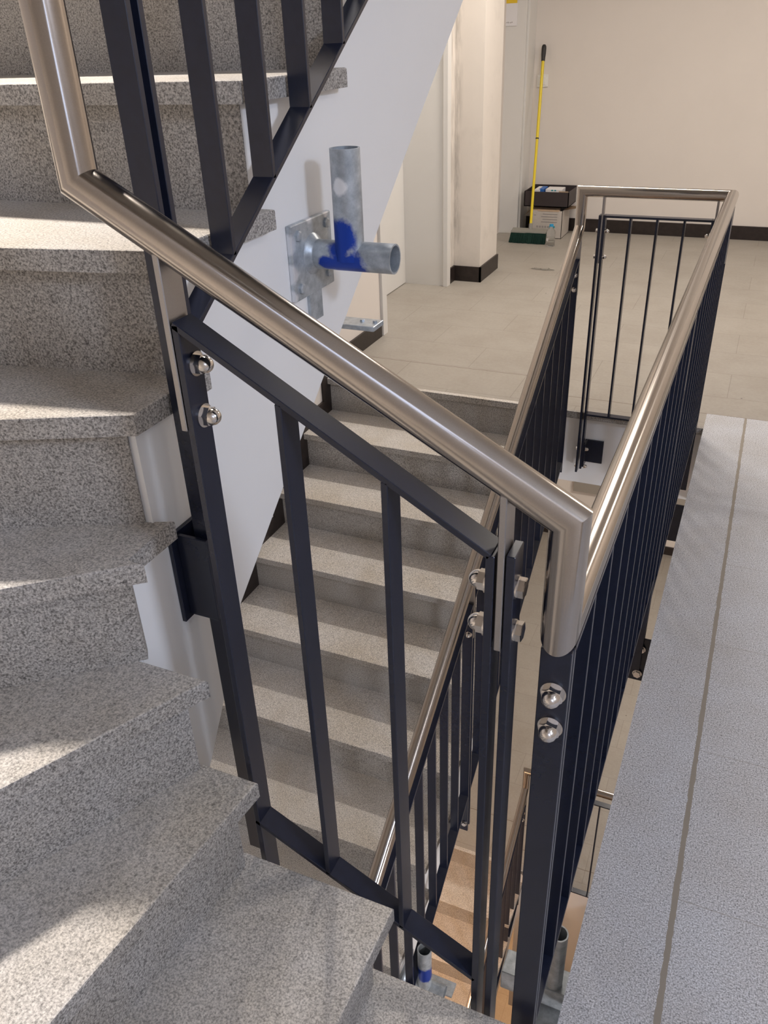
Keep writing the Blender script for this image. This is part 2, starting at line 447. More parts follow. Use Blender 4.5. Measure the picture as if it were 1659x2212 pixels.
# nosing lines of the turning steps: inner point and a second point outwards
NOS = {1: ((.040, YE), (.06, -1.5)), 2: ((-.203, YE), (-.2065, -.213)), 3: ((-.418, YE), (-.457, -.419)),
       4: ((-.476, YE), (-.603, -.288)), 5: ((-.546, YE), (-.684, -.145)), 6: ((TX, .037), (-.733, -.033)),
       7: ((TX, .149), (-.811, .107)), 8: ((TX, .375), (-1.7, .365))}
for k in range(9, 19): NOS[k] = ((TX, .655+GO*(k-9)), (-1.7, .655+GO*(k-9)))
BACK = {1: -.26, 2: -.456, 3: -.526, 4: TX, 5: .076, 6: .107, 7: .397, 8: .678}
for k in range(9, 18): BACK[k] = .678+GO*(k-8)
def up(k):
    (x0, y0), (x1, y1) = NOS[k]; dx, dy = x1-x0, y1-y0; L = math.hypot(dx, dy)
    return (dy/L, -dx/L)
ordinal = {1: 'first', 2: 'second', 3: 'third', 4: 'fourth', 5: 'fifth', 6: 'sixth', 7: 'seventh', 8: 'eighth', 9: 'ninth', 10: 'tenth', 11: 'eleventh'}
LAB = {1: 'lowest granite step at the bottom edge, beside the well and the floor slab',
       2: 'broad granite winder step one above the lowest, its corner by the sloping panel',
       3: 'granite winder step whose pointed corner meets the dark corner post foot',
       4: 'granite winder step with its tip left of the dark post, below the wall bracket',
       5: 'granite winder step level with the dark wall bracket, kinked at its end',
       6: 'granite step with cut corner behind the upper pair of domed nuts',
       7: 'granite step passing behind the mitred handrail corner',
       8: 'highest granite tread seen from above, top left of the picture',
       9: 'granite step above eye level at the top left, only its riser showing',
       10: 'granite step of the rising flight just past the top of the picture'}
def clip_tread(k, inset=0.0, back=.06, front=0.0):
    poly = [(.10, -1.699), (.10, 3.3), (XW+.001, 3.3), (XW+.001, -1.699)]
    n = up(k); P = NOS[k][0]
    poly = clip(poly, (P[0]+n[0]*front, P[1]+n[1]*front), n)
    m = up(k+1); Q = NOS[k+1][0]
    poly = clip(poly, (Q[0]+m[0]*back, Q[1]+m[1]*back), (-m[0], -m[1]))
    if k <= 4: poly = clip(poly, (0, YE-inset), (0, -1))
    if k >= 6: poly = clip(poly, (TX-inset, 0), (-1, 0))
    return poly
def fifth(inset=0.0, back=.06, front=0.0):
    n = up(5); P = NOS[5][0]; m = up(6); Q = NOS[6][0]
    poly = [(.10, -1.699), (.10, 3.3), (XW+.001, 3.3), (XW+.001, -1.699)]
    poly = clip(poly, (P[0]+n[0]*front, P[1]+n[1]*front), n)
    poly = clip(poly, (Q[0]+m[0]*back, Q[1]+m[1]*back), (-m[0], -m[1]))
    a = clip(poly, (TX-inset, 0), (-1, 0))
    b_ = clip(clip(poly, (TX-inset, 0), (1, 0)), (0, YE-inset), (0, -1))
    return a, b_
for k in range(1, 11):
    s = thing('stair_step', LAB[k], 'stair step', (NOS[k][0][0]-.1, NOS[k][0][1]-.05, k*RI), 'granite steps of the rising flight')
    bm = B()
    z1 = k*RI; z0 = z1-.030
    if k == 5:
        a, b_ = fifth()
        # one outline: wall side, then round the cut corner of the well
        pts = [p for p in a if p[0] < TX-1e-5]
        inner = [(NOS[5][0]), (TX-.0, YE-.002), (TX, .076), (TX-.02, .084)]
        n = up(5)
        # order: inner front corner -> along inner edge -> back line outwards -> along nosing back in
        m = up(6); Q = NOS[6][0]
        far = sorted(pts, key=lambda p: (p[0]-Q[0])*m[0]+(p[1]-Q[1])*m[1])
        hi = [p for p in pts if abs((p[0]-Q[0])*m[0]+(p[1]-Q[1])*m[1]-.06) < 1e-4]
        lo = [p for p in pts if p not in hi]
        hi.sort(key=lambda p: -p[0]); 
        low_nose = sorted([p for p in lo if p[0] > XW+1e-4], key=lambda p: -p[0])
        wallp = sorted([p for p in lo if p[0] <= XW+1e-4], key=lambda p: -p[1])
        outline = inner[:3] + hi + wallp + low_nose[::-1]
        prism(bm, outline, z0, z1, .003)
    else:
        poly = clip_tread(k)
        lim = BACK.get(k)
        if k <= 3: # straight back cut near the well
            prism(bm, poly, z0, z1, .003)
        else: prism(bm, poly, z0, z1, .003)
    link('tread', bm, 'granite', s)
    # riser
    n = up(k); P = NOS[k][0]; Q = NOS[k][1]
    dx, dy = Q[0]-P[0], Q[1]-P[1]; L = math.hypot(dx, dy); d = (dx/L, dy/L)
    ins = .025
    A = (P[0]+d[0]*ins+n[0]*.030, P[1]+d[1]*ins+n[1]*.030)
    quad = [(A[0], A[1]), (A[0]+d[0]*3, A[1]+d[1]*3), (A[0]+d[0]*3+n[0]*.022, A[1]+d[1]*3+n[1]*.022), (A[0]+n[0]*.022, A[1]+n[1]*.022)]
    for (pp, nn) in (((XW, 0), (1, 0)), ((0, -1.7), (0, 1))): quad = clip(quad, pp, nn)
    bm = B(); prism(bm, quad, (k-1)*RI, k*RI-.030); link('riser', bm, 'granite', s)

# painted body of the rising flight (side facing the well, soffit below)
def stair_side_top(ks, off=.034):
    pts = []
    return pts
t = thing('stair_flight_body', 'white painted side and underside of the rising stair flight above the well', 'stair flight', (SX, .6, .9))
top = [(-.018, 4*RI-.03), (.060, 5*RI-.031), (.060, 6*RI-.031), (.185, 6*RI-.031), (.185, 7*RI-.031), (.408, 7*RI-.031), (.408, 8*RI-.031)]
y = .688
for k in range(9, 16):
    top += [(y, (k-1)*RI-.031), (y, k*RI-.031)]; y += GO
top[0] = (-.018, 5*RI-.031)
bot = [(-.018, .28), (.082, .405), (.148, .50), (.233, .643), (.60, .935), (1.015, 1.262), (1.393, 1.556), (2.70, 2.47)]
top = [p for p in top if p[0] < 2.70] + [(2.70, 15*RI-.031)]
bm = B(); stepped_side(bm, top, bot, XW+.001, SX); link('sloping_side', bm, 'white', t)
bm = B()
for k in range(1, 6):
    if k == 5:
        a, b_ = fifth(.0262, .03, .032)
        for q in (a, b_):
            if len(q) > 2: prism(bm, q, k*RI-.50, k*RI-.0315)
    else:
        q = clip_tread(k, .0262, .03, .032)
        prism(bm, q, k*RI-.52, k*RI-.031)
link('winder_underside', bm, 'white', t)

# descending flight: straight steps falling towards the camera, under the rising one
RB = dict()
def falling_flight(z0, where, cnt):
    lab = {0: 'topmost riser of the {w} flight, below the landing edge'}
    for i in range(1, cnt):
        z = z0-i*RI; yn = 2.714-GO*i
        s = thing('stair_step', '%s granite step down the %s flight, counted from the landing edge' % (ordinal[i], where), 'stair step', (-1.17, yn, z), 'granite steps of the %s flight' % where)
        bm = B(); box(bm, XW, TX, yn, yn+GO+.05, z-.03, z, .003); link('tread', bm, 'granite', s)
        bm = B(); box(bm, XW, SX, yn+.03, yn+.052, z-RI, z-.03); link('riser', bm, 'granite', s)
    s = thing('stair_step', 'granite head step at floor level where the %s flight begins' % where, 'stair step', (-1.17, 2.714, z0))
    bm = B(); box(bm, XW, TX, 2.714, 2.748, z0-.03, z0-.0003, .002); link('tread', bm, 'granite', s)
    bm = B(); box(bm, XW, SX, 2.742, 2.762, z0-RI, z0-.03); link('riser', bm, 'granite', s)
    t = thing('stair_flight_body', 'white painted side of the %s flight, seen between dark balusters' % where, 'stair flight', (SX, 1.4, z0-1))
    top = [(2.755, z0-RI-.031)]
    for i in range(1, cnt):
        yn = 2.714-GO*i+.052
        top += [(yn, z0-i*RI-.031), (yn, z0-(i+1)*RI-.031)]
    yl = top[-1][0]; zl = top[-1][1]
    bm = B(); stepped_side(bm, ([(yl-.30, zl)] + top[::-1]), [(yl-.30, zl-.35), (2.755, z0-.55)], XW+.001, SX); link('sloping_side', bm, 'white', t)
    # stepped dark skirting on the wall
    bm = B()
    for i in range(0, cnt-1):
        yn = 2.714-GO*i; z = z0-i*RI
        box(bm, XW, XW+.012, yn-GO+.03, yn+.030, z-RI, z-RI+.075)     # along tread i+1
        box(bm, XW, XW+.012, yn-.048, yn+.030, z-RI+.075, z+.075) if i else box(bm, XW, XW+.012, yn-.048, yn+.06, z-RI+.075, z+.095)
    struct('baseboard_left', bm, 'base')
falling_flight(0.0, 'middle', 11)
falling_flight(-ST, 'lowest', 10)

# ------------------------------------------------------------------ handrail: one mitred tube through every storey
SL = .6285
ZT = .79+SL*YF*0  # height at the far drop
def rail_path(dz, XL=XL):
    return [(XL, 0, -.907+ST+dz), (XL, 0, 1.3773+dz), (XR, 0, 1.0727+dz), (XR, 0, .9314+dz), (XR, YF, .9314+dz),
            (XL, YF, .9314+dz), (XL, YF, .795+dz), (XL, 0, -.907+dz)]
hr = thing('handrail', 'brushed stainless steel tube handrail mitred around the stairwell', 'handrail', (XL, 0, 1.3773))
bm = B(); mitre_tube(bm, [(XL, 2.4, -.907+ST+SL*2.4)] + rail_path(0), .0212, 40); link('rail_tube', bm, 'rail', hr, 35)
lr = thing('handrail', 'stainless handrail one storey down, deep in the stairwell', 'handrail', (XL, 0, 1.3773-ST))
bm = B(); mitre_tube(bm, rail_path(-ST, XL-.045), .0212, 32); link('rail_tube', bm, 'rail', lr, 35)

# stainless flats that carry the rail
def support(parent, P, Q, wdir, w=.034, t=.008):
    bm = B(); bar(bm, P, Q, wdir, w, t, .001); o = link('rail_support', bm, 'flat', parent); return o

# ------------------------------------------------------------------ infill panels (flats 35 x 8 mm set edge-on)
W = .035; T = .008
# A: sloping panel across the near end of the well
pa = thing('railing_panel', 'sloping dark panel of four uprights across the near end of the well', 'railing', (-.26, 0, .2))
zt = lambda x: 1.234 + (x+.4415)*(-.592)
zb = lambda x: .428 + (x+.4415)*(-.535)
bm = B(); bar(bm, (-.4455, 0, zt(-.4455)), (-.078, 0, zt(-.078)), (0, 1, 0), W, T); link('top_bar', bm, 'dark', pa)
bm = B(); bar(bm, (-.4455, 0, zb(-.4455)), (-.078, 0, zb(-.078)), (0, 1, 0), W, T); link('bottom_bar', bm, 'dark', pa)
bm = B(); bar(bm, (-.4415, 0, .10), (-.4415, 0, zt(-.4415)+.002), (0, 1, 0), W, .009); link('end_post', bm, 'dark', pa)
bm = B(); bar(bm, (-.0775, 0, .06), (-.0775, 0, zt(-.0775)+.002), (0, 1, 0), W, .010); link('end_post', bm, 'dark', pa)
bm = B(); bar(bm, (-.0550, 0, -.3), (-.0550, 0, 1.025), (0, 1, 0), W, .010); link('clamp_post', bm, 'dark', pa)
for x in (-.321, -.198):
    bm = B(); bar(bm, (x, 0, zb(x)), (x, 0, zt(x)-.003), (0, 1, 0), W, T); link('baluster', bm, 'dark', pa)
support(pa, (-.4515, 0, 1.108), (-.4515, 0, 1.3773-.557*.0965-.012), (0, 1, 0), .036)
support(pa, (-.0655, 0, .895), (-.0655, 0, 1.0727+.0355-.012), (0, 1, 0), .036)
for z in (1.186, 1.122): acorn((-.437, .004, z), (1, 0, 0), pa, 1.25)
for z in (.978, .918):
    acorn((-.0825, -.002, z), (-1, 0, 0), pa, 1.25); hexhead((-.050, -.002, z), (1, 0, 0), pa, 1.2)

# B: panel of the rising flight
pb = thing('railing_panel', 'dark baluster panel of the rising flight in the top left corner', 'railing', (XL-.004, .12, .2))
xb = XL-.0045
zbb = lambda y_: 1.243 + (y_-.253)*.650
ztt = lambda y_: -.907+ST+SL*y_-.095
bm = B(); bar(bm, (xb, .112, .16), (xb, .112, ztt(.112)), (1, 0, 0), W, .009); link('end_post', bm, 'dark', pb)
bm = B(); bar(bm, (xb, .133, .20), (xb, .133, ztt(.133)), (1, 0, 0), W, .009); link('end_post', bm, 'dark', pb)
bm = B(); bar(bm, (xb, .133, zbb(.133)), (xb, 2.3, zbb(2.3)), (1, 0, 0), W, T); link('bottom_bar', bm, 'dark', pb)
bm = B(); bar(bm, (xb, .133, ztt(.133)), (xb, 2.3, ztt(2.3)), (1, 0, 0), W, T); link('top_bar', bm, 'dark', pb)
for i in range(17):
    y_ = .2535 + .1248*i
    bm = B(); bar(bm, (xb, y_, zbb(y_)), (xb, y_, ztt(y_)), (1, 0, 0), W, T); link('baluster', bm, 'dark', pb)
support(pb, (xb, .1225, 1.9), (xb, .1225, -.907+ST+SL*.1225-.01), (1, 0, 0))

# wall brackets: dark steel channel fixed to the painted side
def bracket(label, x0, x1, y0, y1, z0, z1, parent_bolt=None):
    t = thing('wall_bracket', label, 'bracket', ((x0+x1)/2, (y0+y1)/2, z0))
    return t
tb = bracket('dark steel channel bracket fixing the near corner post to the white stair side', SX, xb-.018, .085, .15, .71, .87)
bm = B(); box(bm, SX, SX+.007, .080, .160, .715, .872, .001); link('base_plate', bm, 'dark', tb)
bm = B(); box(bm, SX+.007, xb+.012, .143, .150, .722, .868, .001); box(bm, SX+.007, xb+.012, .094, .101, .722, .868, .001); link('side_flange', bm, 'dark', tb)

# C: level guard on the right, two panels meeting at a bracketed post
def level_panel(label, ya, yb, z0, z1, n, axis='y', fix=XR, lowa=None, lowb=None):
    t = thing('railing_panel', label, 'railing', ((fix, (ya+yb)/2, z0) if axis == 'y' else ((ya+yb)/2, fix, z0)))
    pt = (lambda s, z: (fix, s, z)) if axis == 'y' else (lambda s, z: (s, fix, z))
    wd = (1, 0, 0) if axis == 'y' else (0, 1, 0)
    bm = B(); bar(bm, pt(ya, z1-T/2), pt(yb, z1-T/2), wd, W, T); link('top_bar', bm, 'dark', t)
    bm = B(); bar(bm, pt(ya, z0+T/2), pt(yb, z0+T/2), wd, W, T); link('bottom_bar', bm, 'dark', t)
    bm = B(); bar(bm, pt(ya, lowa if lowa is not None else z0), pt(ya, z1), wd, W, .009); link('end_post', bm, 'dark', t)
    bm = B(); bar(bm, pt(yb, lowb if lowb is not None else z0), pt(yb, z1), wd, W, .009); link('end_post', bm, 'dark', t)
    for i in range(1, n+1):
        s = ya + (yb-ya)*i/(n+1)
        bm = B(); bar(bm, pt(s, z0+T), pt(s, z1-T), wd, W, T); link('baluster', bm, 'dark', t)
    return t
pc = level_panel('nearer of the two level dark guard panels along the right floor edge', .010, 1.313, .13, .903, 10, lowa=-.40, lowb=-.20)
bm = B(); bar(bm, (XR, -.006, -.6), (XR, -.006, .9095), (1, 0, 0), W, .009); link('clamp_post', bm, 'dark', pc)
for z in (.850, .797): acorn((.001, -.0105, z), (0, -1, 0), pc, 1.3)
pd = level_panel('farther of the two level dark guard panels along the right floor edge', 1.347, 2.667, .045, .903, 10, lowa=-.20, lowb=-.28)
support(pd, (XR, 1.330, .70), (XR, 1.330, .915), (1, 0, 0)); support(pd, (XR, 2.655, .70), (XR, 2.655, .915), (1, 0, 0))
for yy in (1.343, 2.63):
    for z in (.79, .72): acorn((.004, yy+.012, z), (0, 1, 0), pd, .9)
for (y0, lab) in ((1.33, 'dark steel bracket under the middle post of the right guard'), (2.18, 'dark steel bracket near the far end of the right guard')):
    t = thing('wall_bracket', lab, 'bracket', (.04, y0, -.26))
    bm = B(); box(bm, .052, .060, y0-.05, y0+.05, -.26, -.08, .001); link('base_plate', bm, 'dark', t)
    bm = B(); box(bm, -.016, .052, y0-.006, y0+.002, -.25, -.09, .001); link('flange', bm, 'dark', t)
    if y0 < 2:
        for z in (-.125, -.22): hexhead((.012, y0-.010, z), (0, -1, 0), t, 1.2)

# D: far end guard
pe = level_panel('small dark guard panel at the far end of the well with three balusters', -.452, -.052, -.004, .846, 3, 'x', YF, lowa=-.27, lowb=-.27)
bm = B(); bar(bm, (-.470, YF, -.29), (-.470, YF, .846), (0, 1, 0), W, .009); link('clamp_post', bm, 'dark', pe)
support(pe, (-.461, YF, .66), (-.461, YF, .915), (0, 1, 0), .026)
support(pe, (-.043, YF, .66), (-.043, YF, .915), (0, 1, 0), .026)
for z in (.785, .685):
    acorn((-.4475, YF-.004, z), (1, 0, 0), pe, .95); hexhead((-.4745, YF-.004, z), (-1, 0, 0), pe, .95)
    acorn((-.0565, YF-.004, z), (-1, 0, 0), pe, .95)
t = thing('wall_bracket', 'square dark steel bracket on the white slab face at the far end', 'bracket', (-.41, 2.75, -.26))
bm = B(); box(bm, -.452, -.368, 2.756, 2.765, -.262, -.150, .001); link('base_plate', bm, 'dark', t)
bm = B(); box(bm, -.4475, -.4395, YF-.010, 2.756, -.262, -.150, .001); link('flange', bm, 'dark', t)
for z in (-.175, -.262): acorn((-.4395, YF, z), (1, 0, 0), t, .85); hexhead((-.4745, YF, z), (-1, 0, 0), t, .85)

# E: two sloping panels of the falling flight
def slope_panel(label, y0, y1, low0, low1):
    x = XL
    zt_ = lambda q: .795+SL*(q-YF)-.098
    zb_ = lambda q: .795+SL*(q-YF)-1.015
    t = thing('railing_panel', label, 'railing', (x, (y0+y1)/2, zb_((y0+y1)/2)))
    bm = B(); bar(bm, (x, y0, zt_(y0)), (x, y1, zt_(y1)), (1, 0, 0), W, T); link('top_bar', bm, 'dark', t)
    bm = B(); bar(bm, (x, y0, zb_(y0)), (x, y1, zb_(y1)), (1, 0, 0), W, T); link('bottom_bar', bm, 'dark', t)
    bm = B(); bar(bm, (x, y0, zb_(y0)-low0), (x, y0, zt_(y0)), (1, 0, 0), W, .009); link('end_post', bm, 'dark', t)
    bm = B(); bar(bm, (x, y1, zb_(y1)-low1), (x, y1, zt_(y1)), (1, 0, 0), W, .009); link('end_post', bm, 'dark', t)
    n = round((y1-y0)/.118)
    for i in range(1, n):
        q = y0+(y1-y0)*i/n
        bm = B(); bar(bm, (x, q, zb_(q)), (x, q, zt_(q)), (1, 0, 0), .029, T); link('baluster', bm, 'dark', t)
    return t
pf = slope_panel('upper dark baluster panel of the falling flight, ending at the landing edge', 1.392, 2.672, .20, .05)
pg = slope_panel('lower dark baluster panel of the falling flight, behind the sloping near panel', .10, 1.370, .0, .20)
for q, o in ((2.682, pf), (1.381, pg)):
    zc = .795+SL*(q-YF)
    bm = B(); box(bm, XL-.0175, XL+.0175, q-.004, q+.004, zc-.25, zc-.02); link('rail_support', bm, 'flat', o)
for q, o in ((2.667, pf), (1.365, pg)):
    zc = .795+SL*(q-YF)
    for dz_ in (.155, .215): acorn((XL+.006, q, zc-dz_), (0, -1, 0), o, .95)
hexhead((XL+.004, 1.365, -1.22), (0, -1, 0), pg, 1.0)
t = thing('wall_bracket', 'dark steel bracket at the foot of the middle post on the falling flight', 'bracket', (SX+.02, 1.33, -1.27))
bm = B(); box(bm, SX, SX+.007, 1.28, 1.375, -1.27, -1.10, .001); link('base_plate', bm, 'dark', t)
bm = B(); box(bm, SX+.007, XL-.018, 1.375, 1.383, -1.26, -1.11, .001); link('flange', bm, 'dark', t)

# the same guards one storey down
copy_tree(pf, -ST, 'dark baluster panel beside the lowest flight, deep in the well').location.x -= .045
copy_tree(pg, -ST, 'lower baluster panel of the lowest flight, at the bottom of the well').location.x -= .045
copy_tree(pe, -ST, 'far end guard panel one storey down, deep in the well')

# ------------------------------------------------------------------ galvanised scaffold sockets
def pipe_socket(label, y_, z_, mat, xp=-.515, xe=-.434, ztop=1.343, r=.0250):
    t = thing('pipe_bracket', label, 'pipe bracket', (SX, y_, z_-.065))
    bm = B(); box(bm, SX, SX+.010, y_-.073, y_+.074, z_-.068, z_+.060, .0025)
    bp = link('base_plate', bm, mat, t)
    for a, b_ in ((-.050, .040), (.054, .042), (-.052, -.048), (.052, -.044)):
        bm = B(); lathe(bm, (SX+.010, y_+a, z_+b_), (1, 0, 0), [(0, 0), (0, .0095), (.004, .0095), (.0055, .006), (.0055, 0)], 6); link('bolt_head', bm, mat, bp)
    bm = B(); lathe(bm, (SX+.009, y_, z_), (1, 0, 0), [(0, .036), (.004, .034), (.010, r+.001), (.012, r)], 28); link('weld_collar', bm, mat, t, 60)
    bm = B(); pipe_open(bm, (SX+.006, y_, z_), (xe, y_, z_), r); link('horizontal_pipe', bm, mat, t, 35)
    bm = B(); pipe_open(bm, (xp, y_-.006, z_-.004), (xp, y_-.006, ztop), r); link('upright_pipe', bm, mat, t, 35)
    return t
t = pipe_socket('galvanised pipe bracket with blue spray paint on the white stair side', .575, 1.170, 'galv_a')
bm = B(); box(bm, SX, SX+.006, .557, .604, 1.050, 1.108, .001); link('tab', bm, 'galv', t)
s = thing('steel_strip', 'short galvanised steel strip sticking out below the blue stained pipe bracket', 'steel strip', (-.60, .74, .985))
bm = B(); box(bm, -.66, -.545, .715, .765, .988, .998, .0015); link('flat_strip', bm, 'galv', s)
for x in (-.583, -.555):
    bm = B(); lathe(bm, (x, .745, .998), (0, 0, 1), [(0, 0), (0, .005), (.004, .005), (.004, 0)], 6); link('screw_head', bm, 'galv', s)
t = pipe_socket('lower galvanised pipe bracket with blue paint, at the picture bottom', .86, -1.50, 'galv_b', xp=-.515, xe=-.44, ztop=-1.275)
bm = B(); box(bm, SX, -.47, 1.02, 1.08, -1.83, -1.82, .0015); link('tab', bm, 'galv', t)
# mirrored one under the right slab edge
t = thing('pipe_bracket', 'grey galvanised pipe bracket under the right slab edge, behind the guard post', 'pipe bracket', (.055, .38, -.42))
bm = B(); box(bm, .050, .060, .31, .45, -.40, -.235, .002); link('base_plate', bm, 'galv', t)
bm = B(); box(bm, -.124, .050, .355, .415, -.425, -.362, .003); link('horizontal_arm', bm, 'galv', t)
bm = B(); pipe_open(bm, (-.008, .378, -.37), (-.008, .378, -.180), .0200); link('upright_pipe', bm, 'galv', t, 35)
bm = B(); box(bm, -.03, .056, .30, .40, -.445, -.433, .002); link('hanging_plate', bm, 'galv', t)
for xx in (.005, .030):
    bm = B(); lathe(bm, (xx, .32, -.433), (0, 0, 1), [(0, 0), (0, .007), (.004, .007), (.004, 0)], 6); link('bolt_head', bm, 'galv', t)

# ------------------------------------------------------------------ things in the far corner
br = thing('broom', 'push broom with yellow pole and dark green bristles leaning on the back wall', 'broom', (-1.57, 5.88, 0))
P0 = Vector((-1.565, 5.90, .095)); P1 = Vector((-1.650, 6.355, 1.357))
dd = (P1-P0).normalized(); Lp = (P1-P0).length
bm = B(); cyl(bm, P0+dd*.03, P0+dd*(Lp*.50), .0105, 20); cyl(bm, P0+dd*(Lp*.505), P0+dd*(Lp-.10), .0115, 20); link('pole', bm, 'yellow', br, 35)
bm = B(); cyl(bm, P0+dd*(Lp*.500), P0+dd*(Lp*.506), .0125, 20); link('pole_ring', bm, 'black', br, 35)
bm = B(); lathe(bm, P0+dd*(Lp-.115), dd, [(0, 0), (0, .0135), (.02, .0145), (.05, .017), (.09, .018), (.105, .0165), (.115, .011), (.118, 0)], 20); link('grip', bm, 'grip', br, 50)
bm = B(); cyl(bm, P0-dd*.02, P0+dd*.045, .016, 20, r2=.0135); link('pole_socket', bm, 'block', br, 35)
ex = Vector((1, .03, 0)).normalized()
bm = B()
prof = [(-.030, .078), (.030, .092), (.034, .104), (-.026, .090)]
hb = [Vector((-1.705, 5.868, 0)), Vector((-1.428, 5.876, 0))]
va = [bm.verts.new(hb[0]+Vector((0, a, b_))) for a, b_ in prof]; vb = [bm.verts.new(hb[1]+Vector((0, a, b_))) for a, b_ in prof]
bm.faces.new(va[::-1]); bm.faces.new(vb)
for i in range(4): bm.faces.new((va[i], va[(i+1) % 4], vb[(i+1) % 4], vb[i]))
link('brush_block', bm, 'block', br)
bm = B()
rnd = random.Random(3)
for i in range(56):
    for j in range(5):
        x = -1.703 + (.273)*(i+.5)/56 + rnd.uniform(-.002, .002); yb_ = 5.846 + .011*j
        ztop_ = .080 + .003*j
        splay = (i-27.5)/27.5
        bar(bm, (x, yb_, ztop_), (x+splay*.008+rnd.uniform(-.003, .003)-.006, yb_-.014+rnd.uniform(-.006, .004), rnd.uniform(.0, .004)), (1, 0, 0), .0062, .008, 0)
link('bristles', bm, 'bristle', br)

cb = thing('cardboard_box', 'open pale cardboard carton on the floor under the dark tray', 'box', (-1.49, 6.17, 0))
x0, x1, y0, y1, zt_ = -1.612, -1.352, 6.055, 6.32, .212
bm = B()
box(bm, x0, x1, y0, y0+.004, 0, zt_); box(bm, x0, x1, y1-.004, y1, 0, zt_); box(bm, x0, x0+.004, y0, y1, 0, zt_); box(bm, x1-.004, x1, y0, y1, 0, zt_); box(bm, x0, x1, y0, y1, 0, .004)
cw = link('carton_walls', bm, 'carton', cb)
bm = B(); bar(bm, (x0+.06, y0+.002, zt_), (x1-.03, y0+.002, zt_), (0, .5, .9), .012, .003, 0)
q = [bm.verts.new(v) for v in ((x0+.01, y0, zt_), (x1-.02, y0, zt_), (x1-.035, y0+.08, zt_+.026), (x0+.03, y0+.08, zt_+.026))]; bm.faces.new(q)
link('front_flap', bm, 'kraft', cb)
bm = B(); q = [bm.verts.new(v) for v in ((x1, y0+.05, zt_), (x1, y1-.02, zt_), (x1+.095, y1-.05, zt_+.006), (x1+.085, y0+.07, zt_+.012))]; f = bm.faces.new(q)
bmesh.ops.solidify(bm, geom=[f], thickness=.003); link('side_flap', bm, 'kraft', cb)
bm = B(); q = [bm.verts.new(v) for v in ((x0, y0+.03, zt_), (x0, y1-.02, zt_), (x0-.075, y1-.05, zt_-.05), (x0-.065, y0+.06, zt_-.06))]; f = bm.faces.new(q)
bmesh.ops.solidify(bm, geom=[f], thickness=.003); link('side_flap', bm, 'kraft', cb)
bm = B()
box(bm, x0+.03, x0+.047, y0-.0008, y0, .172, .180)
for k in range(4): box(bm, x0+.09+.012*(k % 2), x0+.22, y0-.0008, y0, .122+.020*k, .130+.020*k)
for k in range(7): box(bm, x0+.055+.022*k, x0+.070+.022*k, y0-.0008, y0, .080, .096)
link('printed_lines', bm, 'print', cw)
bm = B(); box(bm, x0+.16, x0+.205, y0-.001, y0, .082, .097); link('blue_logo', bm, 'teal', cw)

tr = thing('storage_tray', 'dark brown open tray standing on the pale cardboard carton', 'tray', (-1.49, 6.17, .24))
x0, x1, y0, y1, z0, z1 = -1.668, -1.312, 6.055, 6.33, .240, .352
bm = B()
box(bm, x0, x1, y0, y0+.006, z0, z1); box(bm, x0, x1, y1-.006, y1, z0, z1+.012); box(bm, x0, x0+.006, y0, y1, z0, z1+.003); box(bm, x1-.006, x1, y0, y1, z0, z1+.003); box(bm, x0, x1, y0, y1, z0, z0+.006)
link('tray_shell', bm, 'tray', tr)
for (a, b_, c_, d_, h, mt, nm, lb) in ((-1.600, -1.555, 6.10, 6.25, .362, 'paper', 'paper_packet', 'small white packet at the left inside the dark tray'),
                                 (-1.566, -1.528, 6.105, 6.25, .364, 'blue', 'paper_packet', 'blue packet standing inside the dark tray'),
                                 (-1.515, -1.385, 6.12, 6.25, .362, 'paper', 'paper_packet', 'long white packet with teal marks inside the dark tray')):
    p_ = thing(nm, lb, 'packet', ((a+b_)/2, (c_+d_)/2, z0+.006))
    bm = B(); box(bm, a, b_, c_, d_, z0+.006, h, .002); link('packet_body', bm, mt, p_)
    if 'teal' in lb:
        bm = B(); box(bm, a+.045, a+.062, c_-.001, c_, h-.012, h-.003); box(bm, a+.070, a+.085, c_-.001, c_, h-.012, h-.003); link('teal_mark', bm, 'teal', p_)
p_ = thing('brown_envelope', 'brown card envelope at the right inside the dark tray', 'envelope', (-1.36, 6.16, z0+.006))
bm = B(); box(bm, -1.40, -1.325, 6.08, 6.092, z0+.006, .355); link('envelope_body', bm, 'kraft', p_)

bt = thing('plastic_bottle', 'clear plastic water bottle with blue cap beside the broom head', 'bottle', (-1.375, 5.80, 0))
bm = B(); lathe(bm, (-1.375, 5.80, .001), (0, 0, 1), [(0, 0), (0, .030), (.006, .034), (.03, .0335), (.034, .031), (.038, .0335), (.06, .0335), (.064, .031), (.068, .0335), (.098, .0345), (.115, .030), (.130, .020), (.138, .013), (.150, .012), (.150, 0)], 28)
bb_ = link('bottle_body', bm, 'pet', bt, 60)
bm = B(); cyl(bm, (-1.375, 5.80, .147), (-1.375, 5.80, .163), .0155, 24); link('cap', bm, 'cap', bt, 30)
bm = B(); cyl(bm, (-1.375, 5.80, .042), (-1.375, 5.80, .062), .0338, 28, cap=False)
for f in list(bm.faces):
    c_ = f.calc_center_median()
    if not (c_.x < -1.385 and c_.y < 5.80): bm.faces.remove(f)
link('label', bm, 'paper', bb_)

